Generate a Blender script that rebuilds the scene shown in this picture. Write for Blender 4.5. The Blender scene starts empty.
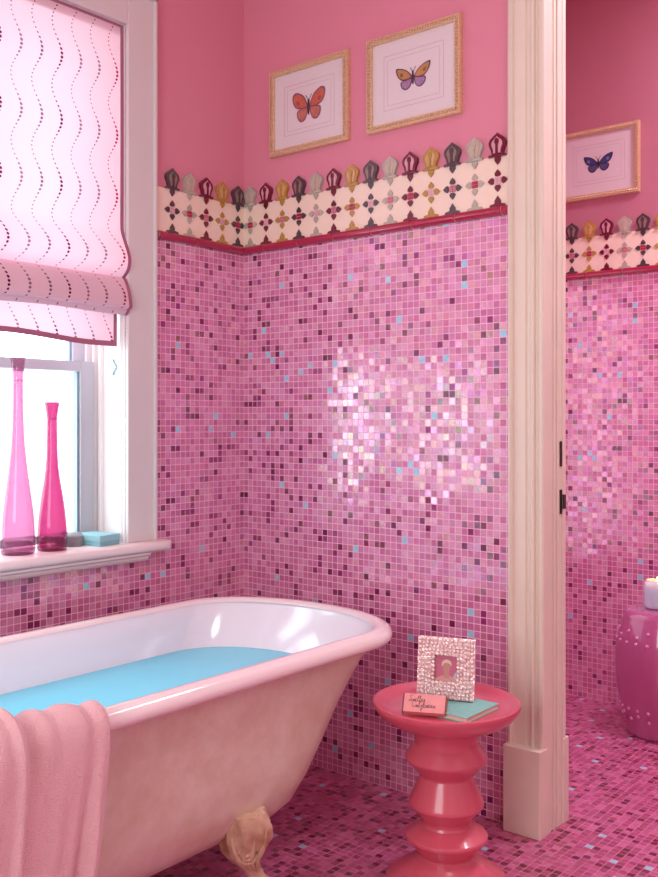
import bpy, bmesh, math, random
from mathutils import Vector, Matrix, noise
random.seed(7)
PI=math.pi
S=bpy.context.scene
COL=S.collection
# ------------------------------------------------------------------ helpers
def lin(c):
    out=[]
    for v in c:
        v/=255.0
        out.append(v/12.92 if v<=0.04045 else ((v+0.055)/1.055)**2.4)
    return (out[0],out[1],out[2],1.0)
def newmat(name):
    m=bpy.data.materials.new(name); m.use_nodes=True
    nt=m.node_tree
    b=nt.nodes['Principled BSDF']
    return m,nt,b
def N(nt,t,**kw):
    n=nt.nodes.new(t)
    for k,v in kw.items(): setattr(n,k,v)
    return n
def math_(nt,op,a,b=None,c=None):
    n=N(nt,'ShaderNodeMath',operation=op)
    for i,x in enumerate((a,b,c)):
        if x is None: continue
        if isinstance(x,(int,float)): n.inputs[i].default_value=x
        else: nt.links.new(x,n.inputs[i])
    return n.outputs[0]
def vmath(nt,op,a,b=None,scale=None):
    n=N(nt,'ShaderNodeVectorMath',operation=op)
    for i,x in enumerate((a,b)):
        if x is None: continue
        if isinstance(x,(tuple,list)): n.inputs[i].default_value=x
        else: nt.links.new(x,n.inputs[i])
    if scale is not None: n.inputs['Scale'].default_value=scale
    return n.outputs[0]
def mixc(nt,f,a,b):
    n=N(nt,'ShaderNodeMix',data_type='RGBA')
    for key,x in ((0,f),(6,a),(7,b)):
        if isinstance(x,(int,float)): n.inputs[key].default_value=x
        elif isinstance(x,tuple): n.inputs[key].default_value=x
        else: nt.links.new(x,n.inputs[key])
    return n.outputs[2]
def plain(name,col,rough=.5,metal=0,spec=.5,coat=0,noise_amt=0,noise_scale=20,bump=0,bump_scale=80,sss=0,sheen=0,col2=None):
    m,nt,b=newmat(name)
    b.inputs['Base Color'].default_value=lin(col)
    b.inputs['Roughness'].default_value=rough
    b.inputs['Metallic'].default_value=metal
    b.inputs['Specular IOR Level'].default_value=spec
    b.inputs['Coat Weight'].default_value=coat
    b.inputs['Coat Roughness'].default_value=.08
    if sheen: b.inputs['Sheen Weight'].default_value=sheen
    tc=N(nt,'ShaderNodeTexCoord')
    if noise_amt or col2:
        nz=N(nt,'ShaderNodeTexNoise'); nz.inputs['Scale'].default_value=noise_scale; nz.inputs['Detail'].default_value=5
        nt.links.new(tc.outputs['Object'],nz.inputs['Vector'])
        c2=lin(col2) if col2 else tuple(v*(1-noise_amt) for v in lin(col)[:3])+(1,)
        r=N(nt,'ShaderNodeMapRange'); r.inputs[1].default_value=.35; r.inputs[2].default_value=.68
        nt.links.new(nz.outputs['Fac'],r.inputs[0])
        nt.links.new(mixc(nt,r.outputs[0],lin(col),c2),b.inputs['Base Color'])
    if bump:
        nz=N(nt,'ShaderNodeTexNoise'); nz.inputs['Scale'].default_value=bump_scale; nz.inputs['Detail'].default_value=4
        nt.links.new(tc.outputs['Object'],nz.inputs['Vector'])
        bp=N(nt,'ShaderNodeBump'); bp.inputs['Strength'].default_value=1; bp.inputs['Distance'].default_value=bump
        nt.links.new(nz.outputs['Fac'],bp.inputs['Height']); nt.links.new(bp.outputs[0],b.inputs['Normal'])
    return m
PITCH=.0213
def mosaic(name,ax,cols,darks,blue,grout,p_dark=.115,tilt=.08,spec_hi=1.0,rough=.13):
    m,nt,b=newmat(name)
    tc=N(nt,'ShaderNodeTexCoord'); sp=N(nt,'ShaderNodeSeparateXYZ'); nt.links.new(tc.outputs['Object'],sp.inputs[0])
    a=math_(nt,'DIVIDE',math_(nt,'ADD',sp.outputs[ax[0]],20*PITCH*10),PITCH)
    c=math_(nt,'DIVIDE',math_(nt,'ADD',sp.outputs[ax[1]],20*PITCH*10),PITCH)
    fa=math_(nt,'FLOOR',a); fc=math_(nt,'FLOOR',c)
    ra=math_(nt,'FRACT',a); rc=math_(nt,'FRACT',c)
    ea=math_(nt,'MINIMUM',ra,math_(nt,'SUBTRACT',1.0,ra)); ec=math_(nt,'MINIMUM',rc,math_(nt,'SUBTRACT',1.0,rc))
    e=math_(nt,'MINIMUM',ea,ec)
    tile=math_(nt,'GREATER_THAN',e,.055)
    cb=N(nt,'ShaderNodeCombineXYZ'); nt.links.new(fa,cb.inputs[0]); nt.links.new(fc,cb.inputs[1]); cb.inputs[2].default_value=ax[0]*3+ax[1]+hash_(name)
    wn=N(nt,'ShaderNodeTexWhiteNoise',noise_dimensions='3D'); nt.links.new(cb.outputs[0],wn.inputs['Vector'])
    wn2=N(nt,'ShaderNodeTexWhiteNoise',noise_dimensions='3D'); nt.links.new(vmath(nt,'ADD',cb.outputs[0],(31.3,17.7,5.1)),wn2.inputs['Vector'])
    ramp=N(nt,'ShaderNodeValToRGB'); cr=ramp.color_ramp; cr.interpolation='CONSTANT'
    stops=[]; pos=0
    for k,d in enumerate(darks): stops.append((pos,d)); pos+=p_dark/len(darks)
    stops.append((pos,blue)); pos+=.013
    rest=(1-pos)/len(cols)
    for d in cols: stops.append((pos,d)); pos+=rest
    while len(cr.elements)<len(stops): cr.elements.new(.5)
    for el,(p,d) in zip(cr.elements,stops): el.position=p; el.color=lin(d)
    nt.links.new(wn.outputs['Value'],ramp.inputs[0])
    # cloudy glass variation inside each tile
    nz=N(nt,'ShaderNodeTexNoise'); nz.inputs['Scale'].default_value=90; nz.inputs['Detail'].default_value=2
    nt.links.new(tc.outputs['Object'],nz.inputs['Vector'])
    hv=N(nt,'ShaderNodeHueSaturation'); nt.links.new(ramp.outputs[0],hv.inputs['Color'])
    nt.links.new(math_(nt,'MULTIPLY_ADD',nz.outputs['Fac'],.4,.8),hv.inputs['Value'])
    col=mixc(nt,tile,lin(grout),hv.outputs[0])
    nt.links.new(col,b.inputs['Base Color'])
    sr=N(nt,'ShaderNodeSeparateColor'); nt.links.new(wn2.outputs['Color'],sr.inputs[0])
    # specular strength strongly varied tile by tile
    sp3=math_(nt,'POWER',sr.outputs[0],1.4)
    nt.links.new(math_(nt,'MULTIPLY',.5,tile),b.inputs['Specular IOR Level'])
    ior=math_(nt,'MULTIPLY_ADD',sp3,2.3*spec_hi,1.7); nt.links.new(ior,b.inputs['IOR'])
    ro=math_(nt,'MULTIPLY_ADD',sr.outputs[1],.12,rough)
    nt.links.new(math_(nt,'ADD',ro,math_(nt,'MULTIPLY',math_(nt,'SUBTRACT',1.0,tile),.5)),b.inputs['Roughness'])
    nt.links.new(mixc(nt,.45,(1,1,1,1),wn2.outputs['Color']),b.inputs['Specular Tint'])
    g=N(nt,'ShaderNodeNewGeometry')
    tl=vmath(nt,'SCALE',vmath(nt,'SUBTRACT',wn.outputs['Color'],(.5,.5,.5)),scale=tilt)
    nn=vmath(nt,'NORMALIZE',vmath(nt,'ADD',g.outputs['Normal'],tl))
    nt.links.new(nn,b.inputs['Normal'])
    return m
def hash_(s): return sum(ord(ch)*(i+3) for i,ch in enumerate(s))%97

class MB:
    def __init__(s): s.v=[];s.f=[];s.m=[];s.uv=None
    def add(s,vs,fs,mi=0):
        o=len(s.v); s.v+= [tuple(p) for p in vs]
        for f in fs: s.f.append(tuple(i+o for i in f)); s.m.append(mi)
        return s
    def box(s,x0,x1,y0,y1,z0,z1,mi=0):
        return s.add([(x0,y0,z0),(x1,y0,z0),(x1,y1,z0),(x0,y1,z0),(x0,y0,z1),(x1,y0,z1),(x1,y1,z1),(x0,y1,z1)],
          [(0,3,2,1),(4,5,6,7),(0,1,5,4),(1,2,6,5),(2,3,7,6),(3,0,4,7)],mi)
    def loft(s,rings,mi=0,cap0=True,cap1=True,closed=True):
        n=len(rings[0]); o=len(s.v)
        for r in rings: s.v+=[tuple(p) for p in r]
        for k in range(len(rings)-1):
            for i in range(n if closed else n-1):
                j=(i+1)%n
                s.f.append((o+k*n+i,o+k*n+j,o+(k+1)*n+j,o+(k+1)*n+i)); s.m.append(mi)
        if cap0: s.f.append(tuple(o+i for i in reversed(range(n)))); s.m.append(mi)
        if cap1: s.f.append(tuple(o+(len(rings)-1)*n+i for i in range(n))); s.m.append(mi)
        return s
    def lathe(s,prof,n=48,c=(0,0,0),mi=0,cap0=True,cap1=True):
        return s.loft([[(c[0]+r*math.cos(2*PI*i/n),c[1]+r*math.sin(2*PI*i/n),c[2]+z) for i in range(n)] for r,z in prof],mi,cap0,cap1)
    def prism(s,poly,d0,d1,fn,mi=0):
        # poly 2D, fn(u,v,d)->xyz
        return s.loft([[fn(u,v,d0) for u,v in poly],[fn(u,v,d1) for u,v in poly]],mi)
    def tube(s,pts,r,n=8,mi=0,rf=None):
        pts=[Vector(p) for p in pts]; rings=[]
        up=Vector((0,0,1))
        for i,p in enumerate(pts):
            t=(pts[min(i+1,len(pts)-1)]-pts[max(i-1,0)]).normalized()
            a=t.cross(up)
            if a.length<.05: a=t.cross(Vector((1,0,0)))
            a.normalize(); b=t.cross(a).normalized()
            rr=rf(i/(len(pts)-1)) if rf else r
            rings.append([p+a*rr*math.cos(2*PI*k/n)+b*rr*math.sin(2*PI*k/n) for k in range(n)])
        return s.loft(rings,mi)
    def ball(s,c,r,n=8,m=5,mi=0,sc=(1,1,1)):
        prof=[(max(r*math.sin(PI*k/m),1e-5),-r*math.cos(PI*k/m)) for k in range(m+1)]
        return s.loft([[(c[0]+q*math.cos(2*PI*i/n)*sc[0],c[1]+q*math.sin(2*PI*i/n)*sc[1],c[2]+z*sc[2]) for i in range(n)] for q,z in prof],mi)
    def build(s,name,mats,parent=None,loc=(0,0,0),rot=None,smooth=35,bevel=0,seg=2,recalc=True,subsurf=0,weld=False):
        me=bpy.data.meshes.new(name); me.from_pydata(s.v,[],s.f); 
        if not isinstance(mats,(list,tuple)): mats=[mats]
        for m in mats: me.materials.append(m)
        for p,mi in zip(me.polygons,s.m): p.material_index=mi
        bm=bmesh.new(); bm.from_mesh(me)
        if weld: bmesh.ops.remove_doubles(bm,verts=bm.verts,dist=1e-5)
        if recalc: bmesh.ops.recalc_face_normals(bm,faces=bm.faces)
        if smooth:
            lim=math.radians(smooth)
            for f in bm.faces: f.smooth=True
            for e in bm.edges:
                if len(e.link_faces)==2 and e.calc_face_angle(0)>lim: e.smooth=False
        bm.to_mesh(me); bm.free()
        o=bpy.data.objects.new(name,me); COL.objects.link(o); o.location=loc
        if rot: o.rotation_euler=rot
        if parent: o.parent=parent
        if bevel:
            b=o.modifiers.new('bevel','BEVEL'); b.width=bevel; b.segments=seg; b.limit_method='ANGLE'; b.angle_limit=math.radians(40); b.harden_normals=False
        if subsurf:
            b=o.modifiers.new('sub','SUBSURF'); b.levels=subsurf; b.render_levels=subsurf
        return o
def thing(name,label,cat,loc=(0,0,0),rot=(0,0,0),group=None):
    o=bpy.data.objects.new(name,None); COL.objects.link(o); o.location=loc; o.rotation_euler=rot
    o.empty_display_size=.05
    return tag(o,label,cat,group)
def tag(o,label,cat,group=None):
    o['label']=label; o['category']=cat
    if group: o['group']=group
    return o
def struct(o,label=None,cat=None):
    o['kind']='structure'
    if label: o['label']=label
    if cat: o['category']=cat
    return o
def cp(o,parent=None,loc=None):
    c=o.copy(); COL.objects.link(c)
    c.parent=parent
    if loc is not None: c.location=loc
    return c
# ------------------------------------------------------------------ camera solved from the photograph's vanishing points
FPX=951.0; TH=math.atan((1110-329)/951.0)
CAMP=(2.3716,-2.4132,1.148)
cam=bpy.data.cameras.new('camera'); co=bpy.data.objects.new('camera',cam); COL.objects.link(co)
co.location=CAMP; co.rotation_euler=(PI/2,0,TH)
cam.sensor_fit='VERTICAL'; cam.sensor_height=36; cam.sensor_width=27
cam.lens=FPX/877*36; cam.shift_y=-(438.5-420)/877; cam.clip_start=.02
S.camera=co
# ------------------------------------------------------------------ materials
PINKS=[(220,128,172),(210,116,162),(230,154,192),(202,108,156),(224,142,180),(214,124,172)]
DARKS=[(134,32,92),(152,46,112),(118,26,76)]
BLUE=(160,216,238)
GROUT=(250,200,222)
mz_x=mosaic('mosaic_window_wall',(1,2),PINKS,DARKS,BLUE,GROUT)
mz_y=mosaic('mosaic_back_wall',(0,2),PINKS,DARKS,BLUE,GROUT)
mz_f=mosaic('mosaic_floor',(0,1),[(190,88,134),(174,74,118),(202,106,150),(164,66,108)],[(104,16,50),(118,22,62)],BLUE,(224,130,166),p_dark=.17,tilt=.03,spec_hi=.5,rough=.25)
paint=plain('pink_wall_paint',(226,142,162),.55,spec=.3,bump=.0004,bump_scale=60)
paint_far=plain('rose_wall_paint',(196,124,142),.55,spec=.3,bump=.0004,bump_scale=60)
paint_w=plain('ivory_bounce_paint',(240,228,222),.7)  # ivory put on the unseen walls to bounce neutral fill
ceilm=plain('ceiling_paint',(240,214,216),.8)
white=plain('white_paint',(246,240,238),.4,spec=.4)
creamw=plain('cream_woodwork',(236,220,204),.42,spec=.4,noise_amt=.04,noise_scale=8)
casw=plain('window_casing_paint',(226,218,216),.45)
sillm=plain('sill_paint',(246,228,226),.35)
# ------------------------------------------------------------------ room shell
TZ=1.734
CE=2.95
b=MB(); b.box(-.2,3.3,-3.5,1.6,-.05,0); struct(b.build('floor',mz_f,smooth=0),'pink and magenta glass mosaic floor with scattered dark tiles','floor')
b=MB(); b.box(-.2,3.3,-3.5,1.6,CE,CE+.05); struct(b.build('ceiling',ceilm,smooth=0),'pale plaster ceiling above the pink walls','ceiling')
WY0,WY1=-1.86,-.527; WZ0,WZ1=.735,2.378
b=MB()
b.box(-.2,0,WY1,0,0,TZ,0); b.box(-.2,0,WY1,0,TZ,CE,1)
b.box(-.2,0,-3.5,WY0,0,TZ,0); b.box(-.2,0,-3.5,WY0,TZ,CE,1)
b.box(-.2,0,WY0,WY1,0,WZ0,0); b.box(-.2,0,WY0,WY1,WZ1,CE,1)
struct(b.build('wall_left',[mz_x,paint],smooth=0),'wall with the window, pink mosaic below and pink paint above','wall')
DX0,DX1,DZ=1.165,2.05,2.5
b=MB()
b.box(-.2,DX0-.012,0,.095,0,TZ,0); b.box(-.2,DX0-.012,0,.095,TZ,CE,1)
b.box(DX1+.012,3.3,0,.095,0,TZ,0); b.box(DX1+.012,3.3,0,.095,TZ,CE,1)
b.box(DX0-.012,DX1+.012,0,.095,DZ+.012,CE,1)
struct(b.build('wall_back',[mz_y,paint],smooth=0),'glossy pink mosaic wall behind the bathtub, painted pink above','wall')
b=MB(); b.box(-.2,3.3,1.3,1.42,0,TZ,0); b.box(-.2,3.3,1.3,1.42,TZ,CE,1)
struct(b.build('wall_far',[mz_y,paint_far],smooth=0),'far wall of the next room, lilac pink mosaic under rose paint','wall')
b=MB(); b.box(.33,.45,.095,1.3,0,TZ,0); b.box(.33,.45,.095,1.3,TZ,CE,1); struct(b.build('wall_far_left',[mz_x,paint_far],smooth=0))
b=MB(); b.box(3.2,3.3,-3.5,1.3,0,TZ,0); b.box(3.2,3.3,-3.5,1.3,TZ,CE,1); struct(b.build('wall_right',[paint_w,paint_w],smooth=0))
b=MB(); b.box(0,3.2,-3.5,-3.4,0,TZ,0); b.box(0,3.2,-3.5,-3.4,TZ,CE,1); struct(b.build('wall_front',[paint_w,paint_w],smooth=0))
# ------------------------------------------------------------------ window
win=bpy.data.objects.new('window_1',None); COL.objects.link(win); struct(win,'white framed window behind the pink roman blind','window')
b=MB()
# casing boards with back band
CW=.113
def frame_boards(b,y0,y1,z0,z1,x0,x1,w):
    b.box(x0,x1,y1,y1+w,z0,z1+w); b.box(x0,x1,y0-w,y0,z0,z1+w); b.box(x0,x1,y0,y1,z1,z1+w)
frame_boards(b,WY0,WY1,.765,WZ1,0,.016,CW)
b.box(0,.023,WY1+CW-.012,WY1+CW,.765,WZ1+CW); b.box(0,.023,WY0-CW,WY0-CW+.012,.765,WZ1+CW); b.box(0,.023,WY0-CW,WY1+CW,WZ1+CW-.012,WZ1+CW)
b.build('window_casing',casw,win,smooth=0,bevel=.003)
b=MB() # jamb lining
b.box(-.2,0,WY1-.001,WY1+.004,.76,WZ1); b.box(-.2,0,WY0-.004,WY0+.001,.76,WZ1); b.box(-.2,0,WY0,WY1,WZ1-.001,WZ1+.004)
# stops / tracks on the jambs
for x0,x1,w in ((-.118,-.105,.014),(-.138,-.128,.022),(-.2,-.155,.03)):
    b.box(x0,x1,WY1-w,WY1,.76,WZ1); b.box(x0,x1,WY0,WY0+w,.76,WZ1); b.box(x0,x1,WY0,WY1,WZ1-w,WZ1)
b.box(-.02,-.012,WY1-.004,WY1,.76,WZ1)
b.build('window_jamb',white,win,smooth=0,bevel=.0015)
MU=-1.19
b=MB(); b.box(-.19,-.03,MU-.055,MU+.055,.76,WZ1); b.box(-.03,0.0,MU-.04,MU+.04,.76,WZ1); b.build('window_mullion',white,win,smooth=0,bevel=.003)
glassm,nt,bs=newmat('window_glass')
nt.nodes.remove(bs); out=nt.nodes['Material Output']
tr=N(nt,'ShaderNodeBsdfTransparent'); gl=N(nt,'ShaderNodeBsdfGlossy'); gl.inputs['Roughness'].default_value=.02
fr=N(nt,'ShaderNodeFresnel'); fr.inputs[0].default_value=1.45; mx=N(nt,'ShaderNodeMixShader')
tr.inputs[0].default_value=(.98,.99,.99,1)
ge=N(nt,'ShaderNodeNewGeometry'); nt.links.new(math_(nt,'MULTIPLY',fr.outputs[0],math_(nt,'SUBTRACT',1.0,ge.outputs['Backfacing'])),mx.inputs[0]); nt.links.new(tr.outputs[0],mx.inputs[1]); nt.links.new(gl.outputs[0],mx.inputs[2]); nt.links.new(mx.outputs[0],out.inputs[0])
beadm=plain('glazing_bead',(140,164,178),.4)
sashm=plain('sash_paint',(194,196,204),.4)
for (y0,y1) in ((MU+.055,WY1-.022),(WY0+.022,MU-.055)):
    for (z0,z1,xo) in ((.772,1.333,-.145),(1.298,2.37,-.185)):
        b=MB(); w=.052; x0,x1=xo-.012,xo+.02
        low=z0<1
        wb=.026 if low else .033; wt=.033 if low else .05
        b.box(x0,x1,y1-w,y1,z0,z1); b.box(x0,x1,y0,y0+w,z0,z1); b.box(x0,x1,y0+w,y1-w,z0,z0+wb); b.box(x0,x1,y0+w,y1-w,z1-wt,z1)
        sa=b.build('sash',sashm,win,smooth=0,bevel=.002)
        b=MB(); b.box(x0+.004,x1-.008,y1-w-.008,y1-w,z0+wb,z1-wt); b.box(x0+.004,x1-.008,y0+w,y0+w+.008,z0+wb,z1-wt); b.build('glazing_bead',beadm,sa,smooth=0)
        g=MB(); g.box(xo-.002,xo+.001,y0+w,y1-w,z0+wb,z1-wt); g.build('glass_pane',glassm,sa,smooth=0)
# sill stool with bullnose and shaped end horn
b=MB()
def sillprof(xf,z0,z1):
    r=(z1-z0)/2; pts=[(-.2,z0),(-.2,z1)]
    for k in range(9):
        a=PI/2-PI*k/8; pts.append((xf-r+r*math.cos(a),(z0+z1)/2+r*math.sin(a)))
    return pts
def rowsill(y,pts): return [(x,y,z) for x,z in pts]
pr_=sillprof(.068,.735,.765)
b.loft([rowsill(WY0+.002,pr_),rowsill(WY1-.002,pr_)])
def horn(y,sh): return [(max(min(x,.068-sh),0.0),y,z) for x,z in [(0,.735),(0,.765)]+pr_[2:]]
b.loft([horn(WY1-.002,0),horn(-.41,0),horn(-.395,.004),horn(-.386,.012),horn(-.380,.03)])
b.loft([horn(-2.0,.03),horn(-1.99,.008),horn(-1.98,0),horn(WY0+.002,0)])
# apron moulding under the stool
ap=[(0,.735),(.058,.735),(.056,.728),(.046,.722),(.044,.714),(.034,.706),(.012,.702),(0,.702)]
b.loft([rowsill(-1.96,ap),rowsill(-.47,ap)])
b.build('window_sill',sillm,win,smooth=40)
# ------------------------------------------------------------------ door opening
door=bpy.data.objects.new('door_1',None); COL.objects.link(door); struct(door,'cream moulded doorway casing between the bathroom and the next room','door')
cx0,cx1=1.064,1.170
# fluted casing cross-section: (x offset from outer edge, projection)
cas=[(0,0),(0,.030),(.010,.034),(.016,.028),(.018,.020),(.026,.020),(.056,.020),(.060,.014),(.068,.012),(.074,.016),(.077,.024),(.083,.026),(.088,.024),(.091,.014),(.097,.012),(.101,.020),(.106,.025),(.116,.025),(.120,.020),(.120,0)]
def casing(b,sgn,y,x0,dirx,z0,z1):
    pts=[(x0+dirx*u*.883,y-sgn*v) for u,v in cas]
    b.loft([[(x,yy,z0) for x,yy in pts],[(x,yy,z1) for x,yy in pts]])
b=MB(); casing(b,1,0,cx0,1,.24,DZ+.1); b.build('door_casing',creamw,door,smooth=20)
b=MB(); casing(b,1,0,DX1+.101,-1,.24,DZ+.1); b.build('door_casing',creamw,door,smooth=20)
b=MB(); casing(b,-1,.095,cx0,1,.24,DZ+.1); b.build('door_casing',creamw,door,smooth=20)
b=MB(); casing(b,-1,.095,DX1+.101,-1,.24,DZ+.1); b.build('door_casing',creamw,door,smooth=20)
b=MB(); b.box(cx1,DX1-.003,-.025,0,DZ,DZ+.12); b.box(cx1,DX1-.003,.095,.12,DZ,DZ+.12); b.build('door_head_casing',creamw,door,smooth=0,bevel=.003)
for sx in (0,1):
    xa,xb=(cx0-.006,cx1+.002) if sx==0 else (DX1-.007,DX1+.105)
    b=MB(); b.box(xa,xb,-.048,0,0,.242); b.build('plinth_block',creamw,door,smooth=0,bevel=.003)
    b=MB(); b.box(xa,xb,.095,.133,0,.242); b.build('plinth_block',creamw,door,smooth=0,bevel=.003)
b=MB()
b.box(DX0-.012,DX0,0,.095,0,DZ); b.box(DX1,DX1+.012,0,.095,0,DZ); b.box(DX0,DX1,0,.095,DZ,DZ+.012)
# pocket-door slot edges: two strips proud of the jamb
for a,c,p in ((.002,.026,.004),(.044,.052,.003),(.066,.093,.004)):
    b.box(DX0,DX0+p,a,c,0,DZ)
b.build('door_jamb',creamw,door,smooth=0,bevel=.001)
dark=plain('dark_bronze',(70,54,48),.4,metal=.8)
def hz(y): return CAMP[2]-(y-420)/951*2.72
for (za,zb,ext) in ((hz(466),hz(441),0),(hz(513),hz(489),1)):
    b=MB(); b.box(DX0+.0035,DX0+.006,.078,.091,za,zb)
    if ext: b.tube([(DX0+.010,.096,(za+zb)/2-.020),(DX0+.010,.096,(za+zb)/2+.020)],.0045,10)
    b.build('strike_plate',dark,door,smooth=30)
# ------------------------------------------------------------------ tiled border: cream band, crests, flowers, rail
CR_COL={'maroon':(120,14,48),'gold':(196,150,70),'slate':(84,66,72),'sage':(196,186,170)}
glz={k:plain('glaze_'+k,v,.18,coat=.5,noise_amt=.25,noise_scale=120) for k,v in CR_COL.items()}
glz_in={'maroon':plain('glaze_blush',(222,164,176),.2,coat=.5),'gold':plain('glaze_straw',(214,168,120),.2,coat=.5),'slate':plain('glaze_ash',(150,118,112),.2,coat=.5),'sage':plain('glaze_shell',(206,180,160),.2,coat=.5)}
bandm,nt,bs=newmat('cream_border_glaze')
bs.inputs['Base Color'].default_value=lin((250,226,206)); bs.inputs['Roughness'].default_value=.16; bs.inputs['Coat Weight'].default_value=.3
railm=plain('raspberry_glaze',(176,36,72),.15,coat=.6)
railg=plain('pale_joint',(222,160,150),.5)
CP=.0755
def ogee(w,z0,h,n=10):
    # ogee arch outline, base width narrower than belly, pointed top
    L=[(-.34*w,0),(-.33*w,.12*h),(-.40*w,.30*h),(-.50*w,.46*h),(-.51*w,.60*h),(-.44*w,.72*h),(-.26*w,.84*h),(-.10*w,.92*h),(0,1.0*h)]
    P=[(u,z0+v) for u,v in L]+[(-u,z0+v) for u,v in reversed(L[:-1])]
    return P
def dart(c,d,L,W):
    # petal pointing from centre outwards; c=base centre, d=unit dir
    px,pz=-d[1],d[0]
    pts=[(0,-.5*W*.55),(.25*L,-.5*W),(.6*L,-.36*W),(1*L,0),(.6*L,.36*W),(.25*L,.5*W),(0,.5*W*.55)]
    return [(c[0]+d[0]*a+px*q,c[1]+d[1]*a+pz*q) for a,q in pts]
def sq(c,h): return [(c[0]-h,c[1]-h),(c[0]+h,c[1]-h),(c[0]+h,c[1]+h),(c[0]-h,c[1]+h)]
def make_crest(fn,kind,parent,zo=0):
    """crest tile: ogee arch, inner arch and keyhole, bar, pointed stem"""
    b=MB()
    b.prism(ogee(.054,1.903,.066),0,.012,fn,0)
    b.prism(ogee(.034,1.910,.048),.012,.014,fn,1)
    b.prism(sq((0,0),1) and [(-.004,1.906),(.004,1.906),(.0035,1.934),(.007,1.940),(.006,1.949),(0,1.953),(-.006,1.949),(-.007,1.940),(-.0035,1.934)],.0142,.0165,fn,0)
    b.prism([(-.028,1.899),(.028,1.899),(.026,1.906),(-.026,1.906)],0,.014,fn,0)
    b.prism([(-.009,1.900),(-.010,1.890),(-.006,1.884),(0,1.877),(.006,1.884),(.010,1.890),(.009,1.900)],.006,.010,fn,0)
    return b.build('crest_tile',[glz[kind],glz_in[kind]],parent,smooth=30)
def make_flower(fn,kind,parent,k):
    b=MB(); c=(0,1.832)
    for d in ((1,0),(-1,0),(0,1),(0,-1)):
        b.prism(dart((c[0]+d[0]*.0125,c[1]+d[1]*.0125),d,.020,.021),.006,.0095,fn,0)
    h=.0046
    for ax in (-1,1):
        for az in (-1,1): b.prism(sq((c[0]+ax*.0053,c[1]+az*.0053),h),.006,.009,fn,1)
    return b.build('flower_inset',[glz[kind],sqm[k%3]],parent,smooth=30)
def make_foot(fn,kind,parent):
    b=MB()
    b.prism([(-.027,1.758),(.027,1.758),(.024,1.764),(.010,1.767),(.0095,1.776),(.004,1.783),(0,1.789),(-.004,1.783),(-.0095,1.776),(-.010,1.767),(-.024,1.764)],.006,.0095,fn,0)
    return b.build('half_motif',[glz[kind]],parent,smooth=30)
sqm=[plain('square_raspberry',(190,44,84),.2,coat=.4),plain('square_blush',(232,176,190),.2,coat=.4),plain('square_rose',(214,120,140),.2,coat=.4)]
def border(name,u0,u1,mapf,first_u,count,kinds,label,rail_start):
    # mapf(u,z,d): u along the wall, d out of the wall
    ends=[]
    # scalloped cream band
    n=max(2,int((u1-u0)/.004)); top=[]
    for i in range(n+1):
        u=u0+(u1-u0)*i/n
        ph=((u-first_u)/CP)%1.0
        top.append((u,1.897+.005*math.sin(PI*ph)))
    b=MB(); b.prism([(u0,TZ)]+top+[(u1,TZ)],0.0005,.006,mapf,0)
    root=b.build(name,[bandm],None,smooth=0)
    struct(root,label,'tile border')
    cache={}
    for i in range(count):
        u=first_u+CP*i*(1 if u1>u0 else -1)
        kind=kinds[i%4]
        fn=lambda a,z,d: mapf(a,z,d)
        key=(kind,i%3)
        if kind not in cache:
            base=MB()
            o1=make_crest(fn,kind,root); cache[kind]=o1
            o3=make_foot(fn,kind,root); cache[kind+'f']=o3
        else:
            o1=cp(cache[kind],root); o3=cp(cache[kind+'f'],root)
        if key not in cache: o2=make_flower(fn,kind,root,i); cache[key]=o2
        else: o2=cp(cache[key],root)
        p0=Vector(mapf(0,0,0)); p1=Vector(mapf(u,0,0))
        for o in (o1,o2,o3): o.location=p1-p0
    # half-round rail in lengths with pale joints
    b=MB(); pts=[(0,TZ-.002)]+[(.004+.018*math.cos(a),1.7455+.0135*math.sin(a)) for a in [(-PI/2)+PI*k/8 for k in range(9)]]+[(0,1.759)]
    def seg(ua,ub,sc,mi):
        q=[(d*sc if d>0 else 0,z if sc<1.01 else 1.7455+(z-1.7455)*1.0) for d,z in pts]
        b.loft([[mapf(ua,z,d) for d,z in q],[mapf(ub,z,d) for d,z in q]],mi)
    a,c=min(u0,u1),max(u0,u1); js=[a]; u=rail_start
    while u<c: 
        if u>a+.01: js.append(u)
        u+=.1545
    js.append(c)
    for p,q in zip(js[:-1],js[1:]):
        seg(p+.0015,q-.0015,1,0)
    seg(a,c,.86,1)
    b.build('rail_moulding',[railm,railg],root,smooth=40)
    return root
K=['sage','maroon','gold','slate']
border('trim_1',0.0,1.062,lambda u,z,d:(u,-d,z),.0385,14,K,'cream arabesque tile border with crests above the back wall mosaic',.108)
border('trim_2',0.0,-.402,lambda u,z,d:(d,u,z),-.0385,5,['slate','gold','maroon','sage'],'short cream arabesque tile border beside the window casing',-.39)
border('trim_3',0.45,3.19,lambda u,z,d:(u,1.3-d,z),.4875,36,['sage','gold','slate','gold'] and ['maroon','sage','slate','gold'],'cream arabesque tile border on the far wall through the doorway',.55)
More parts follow.
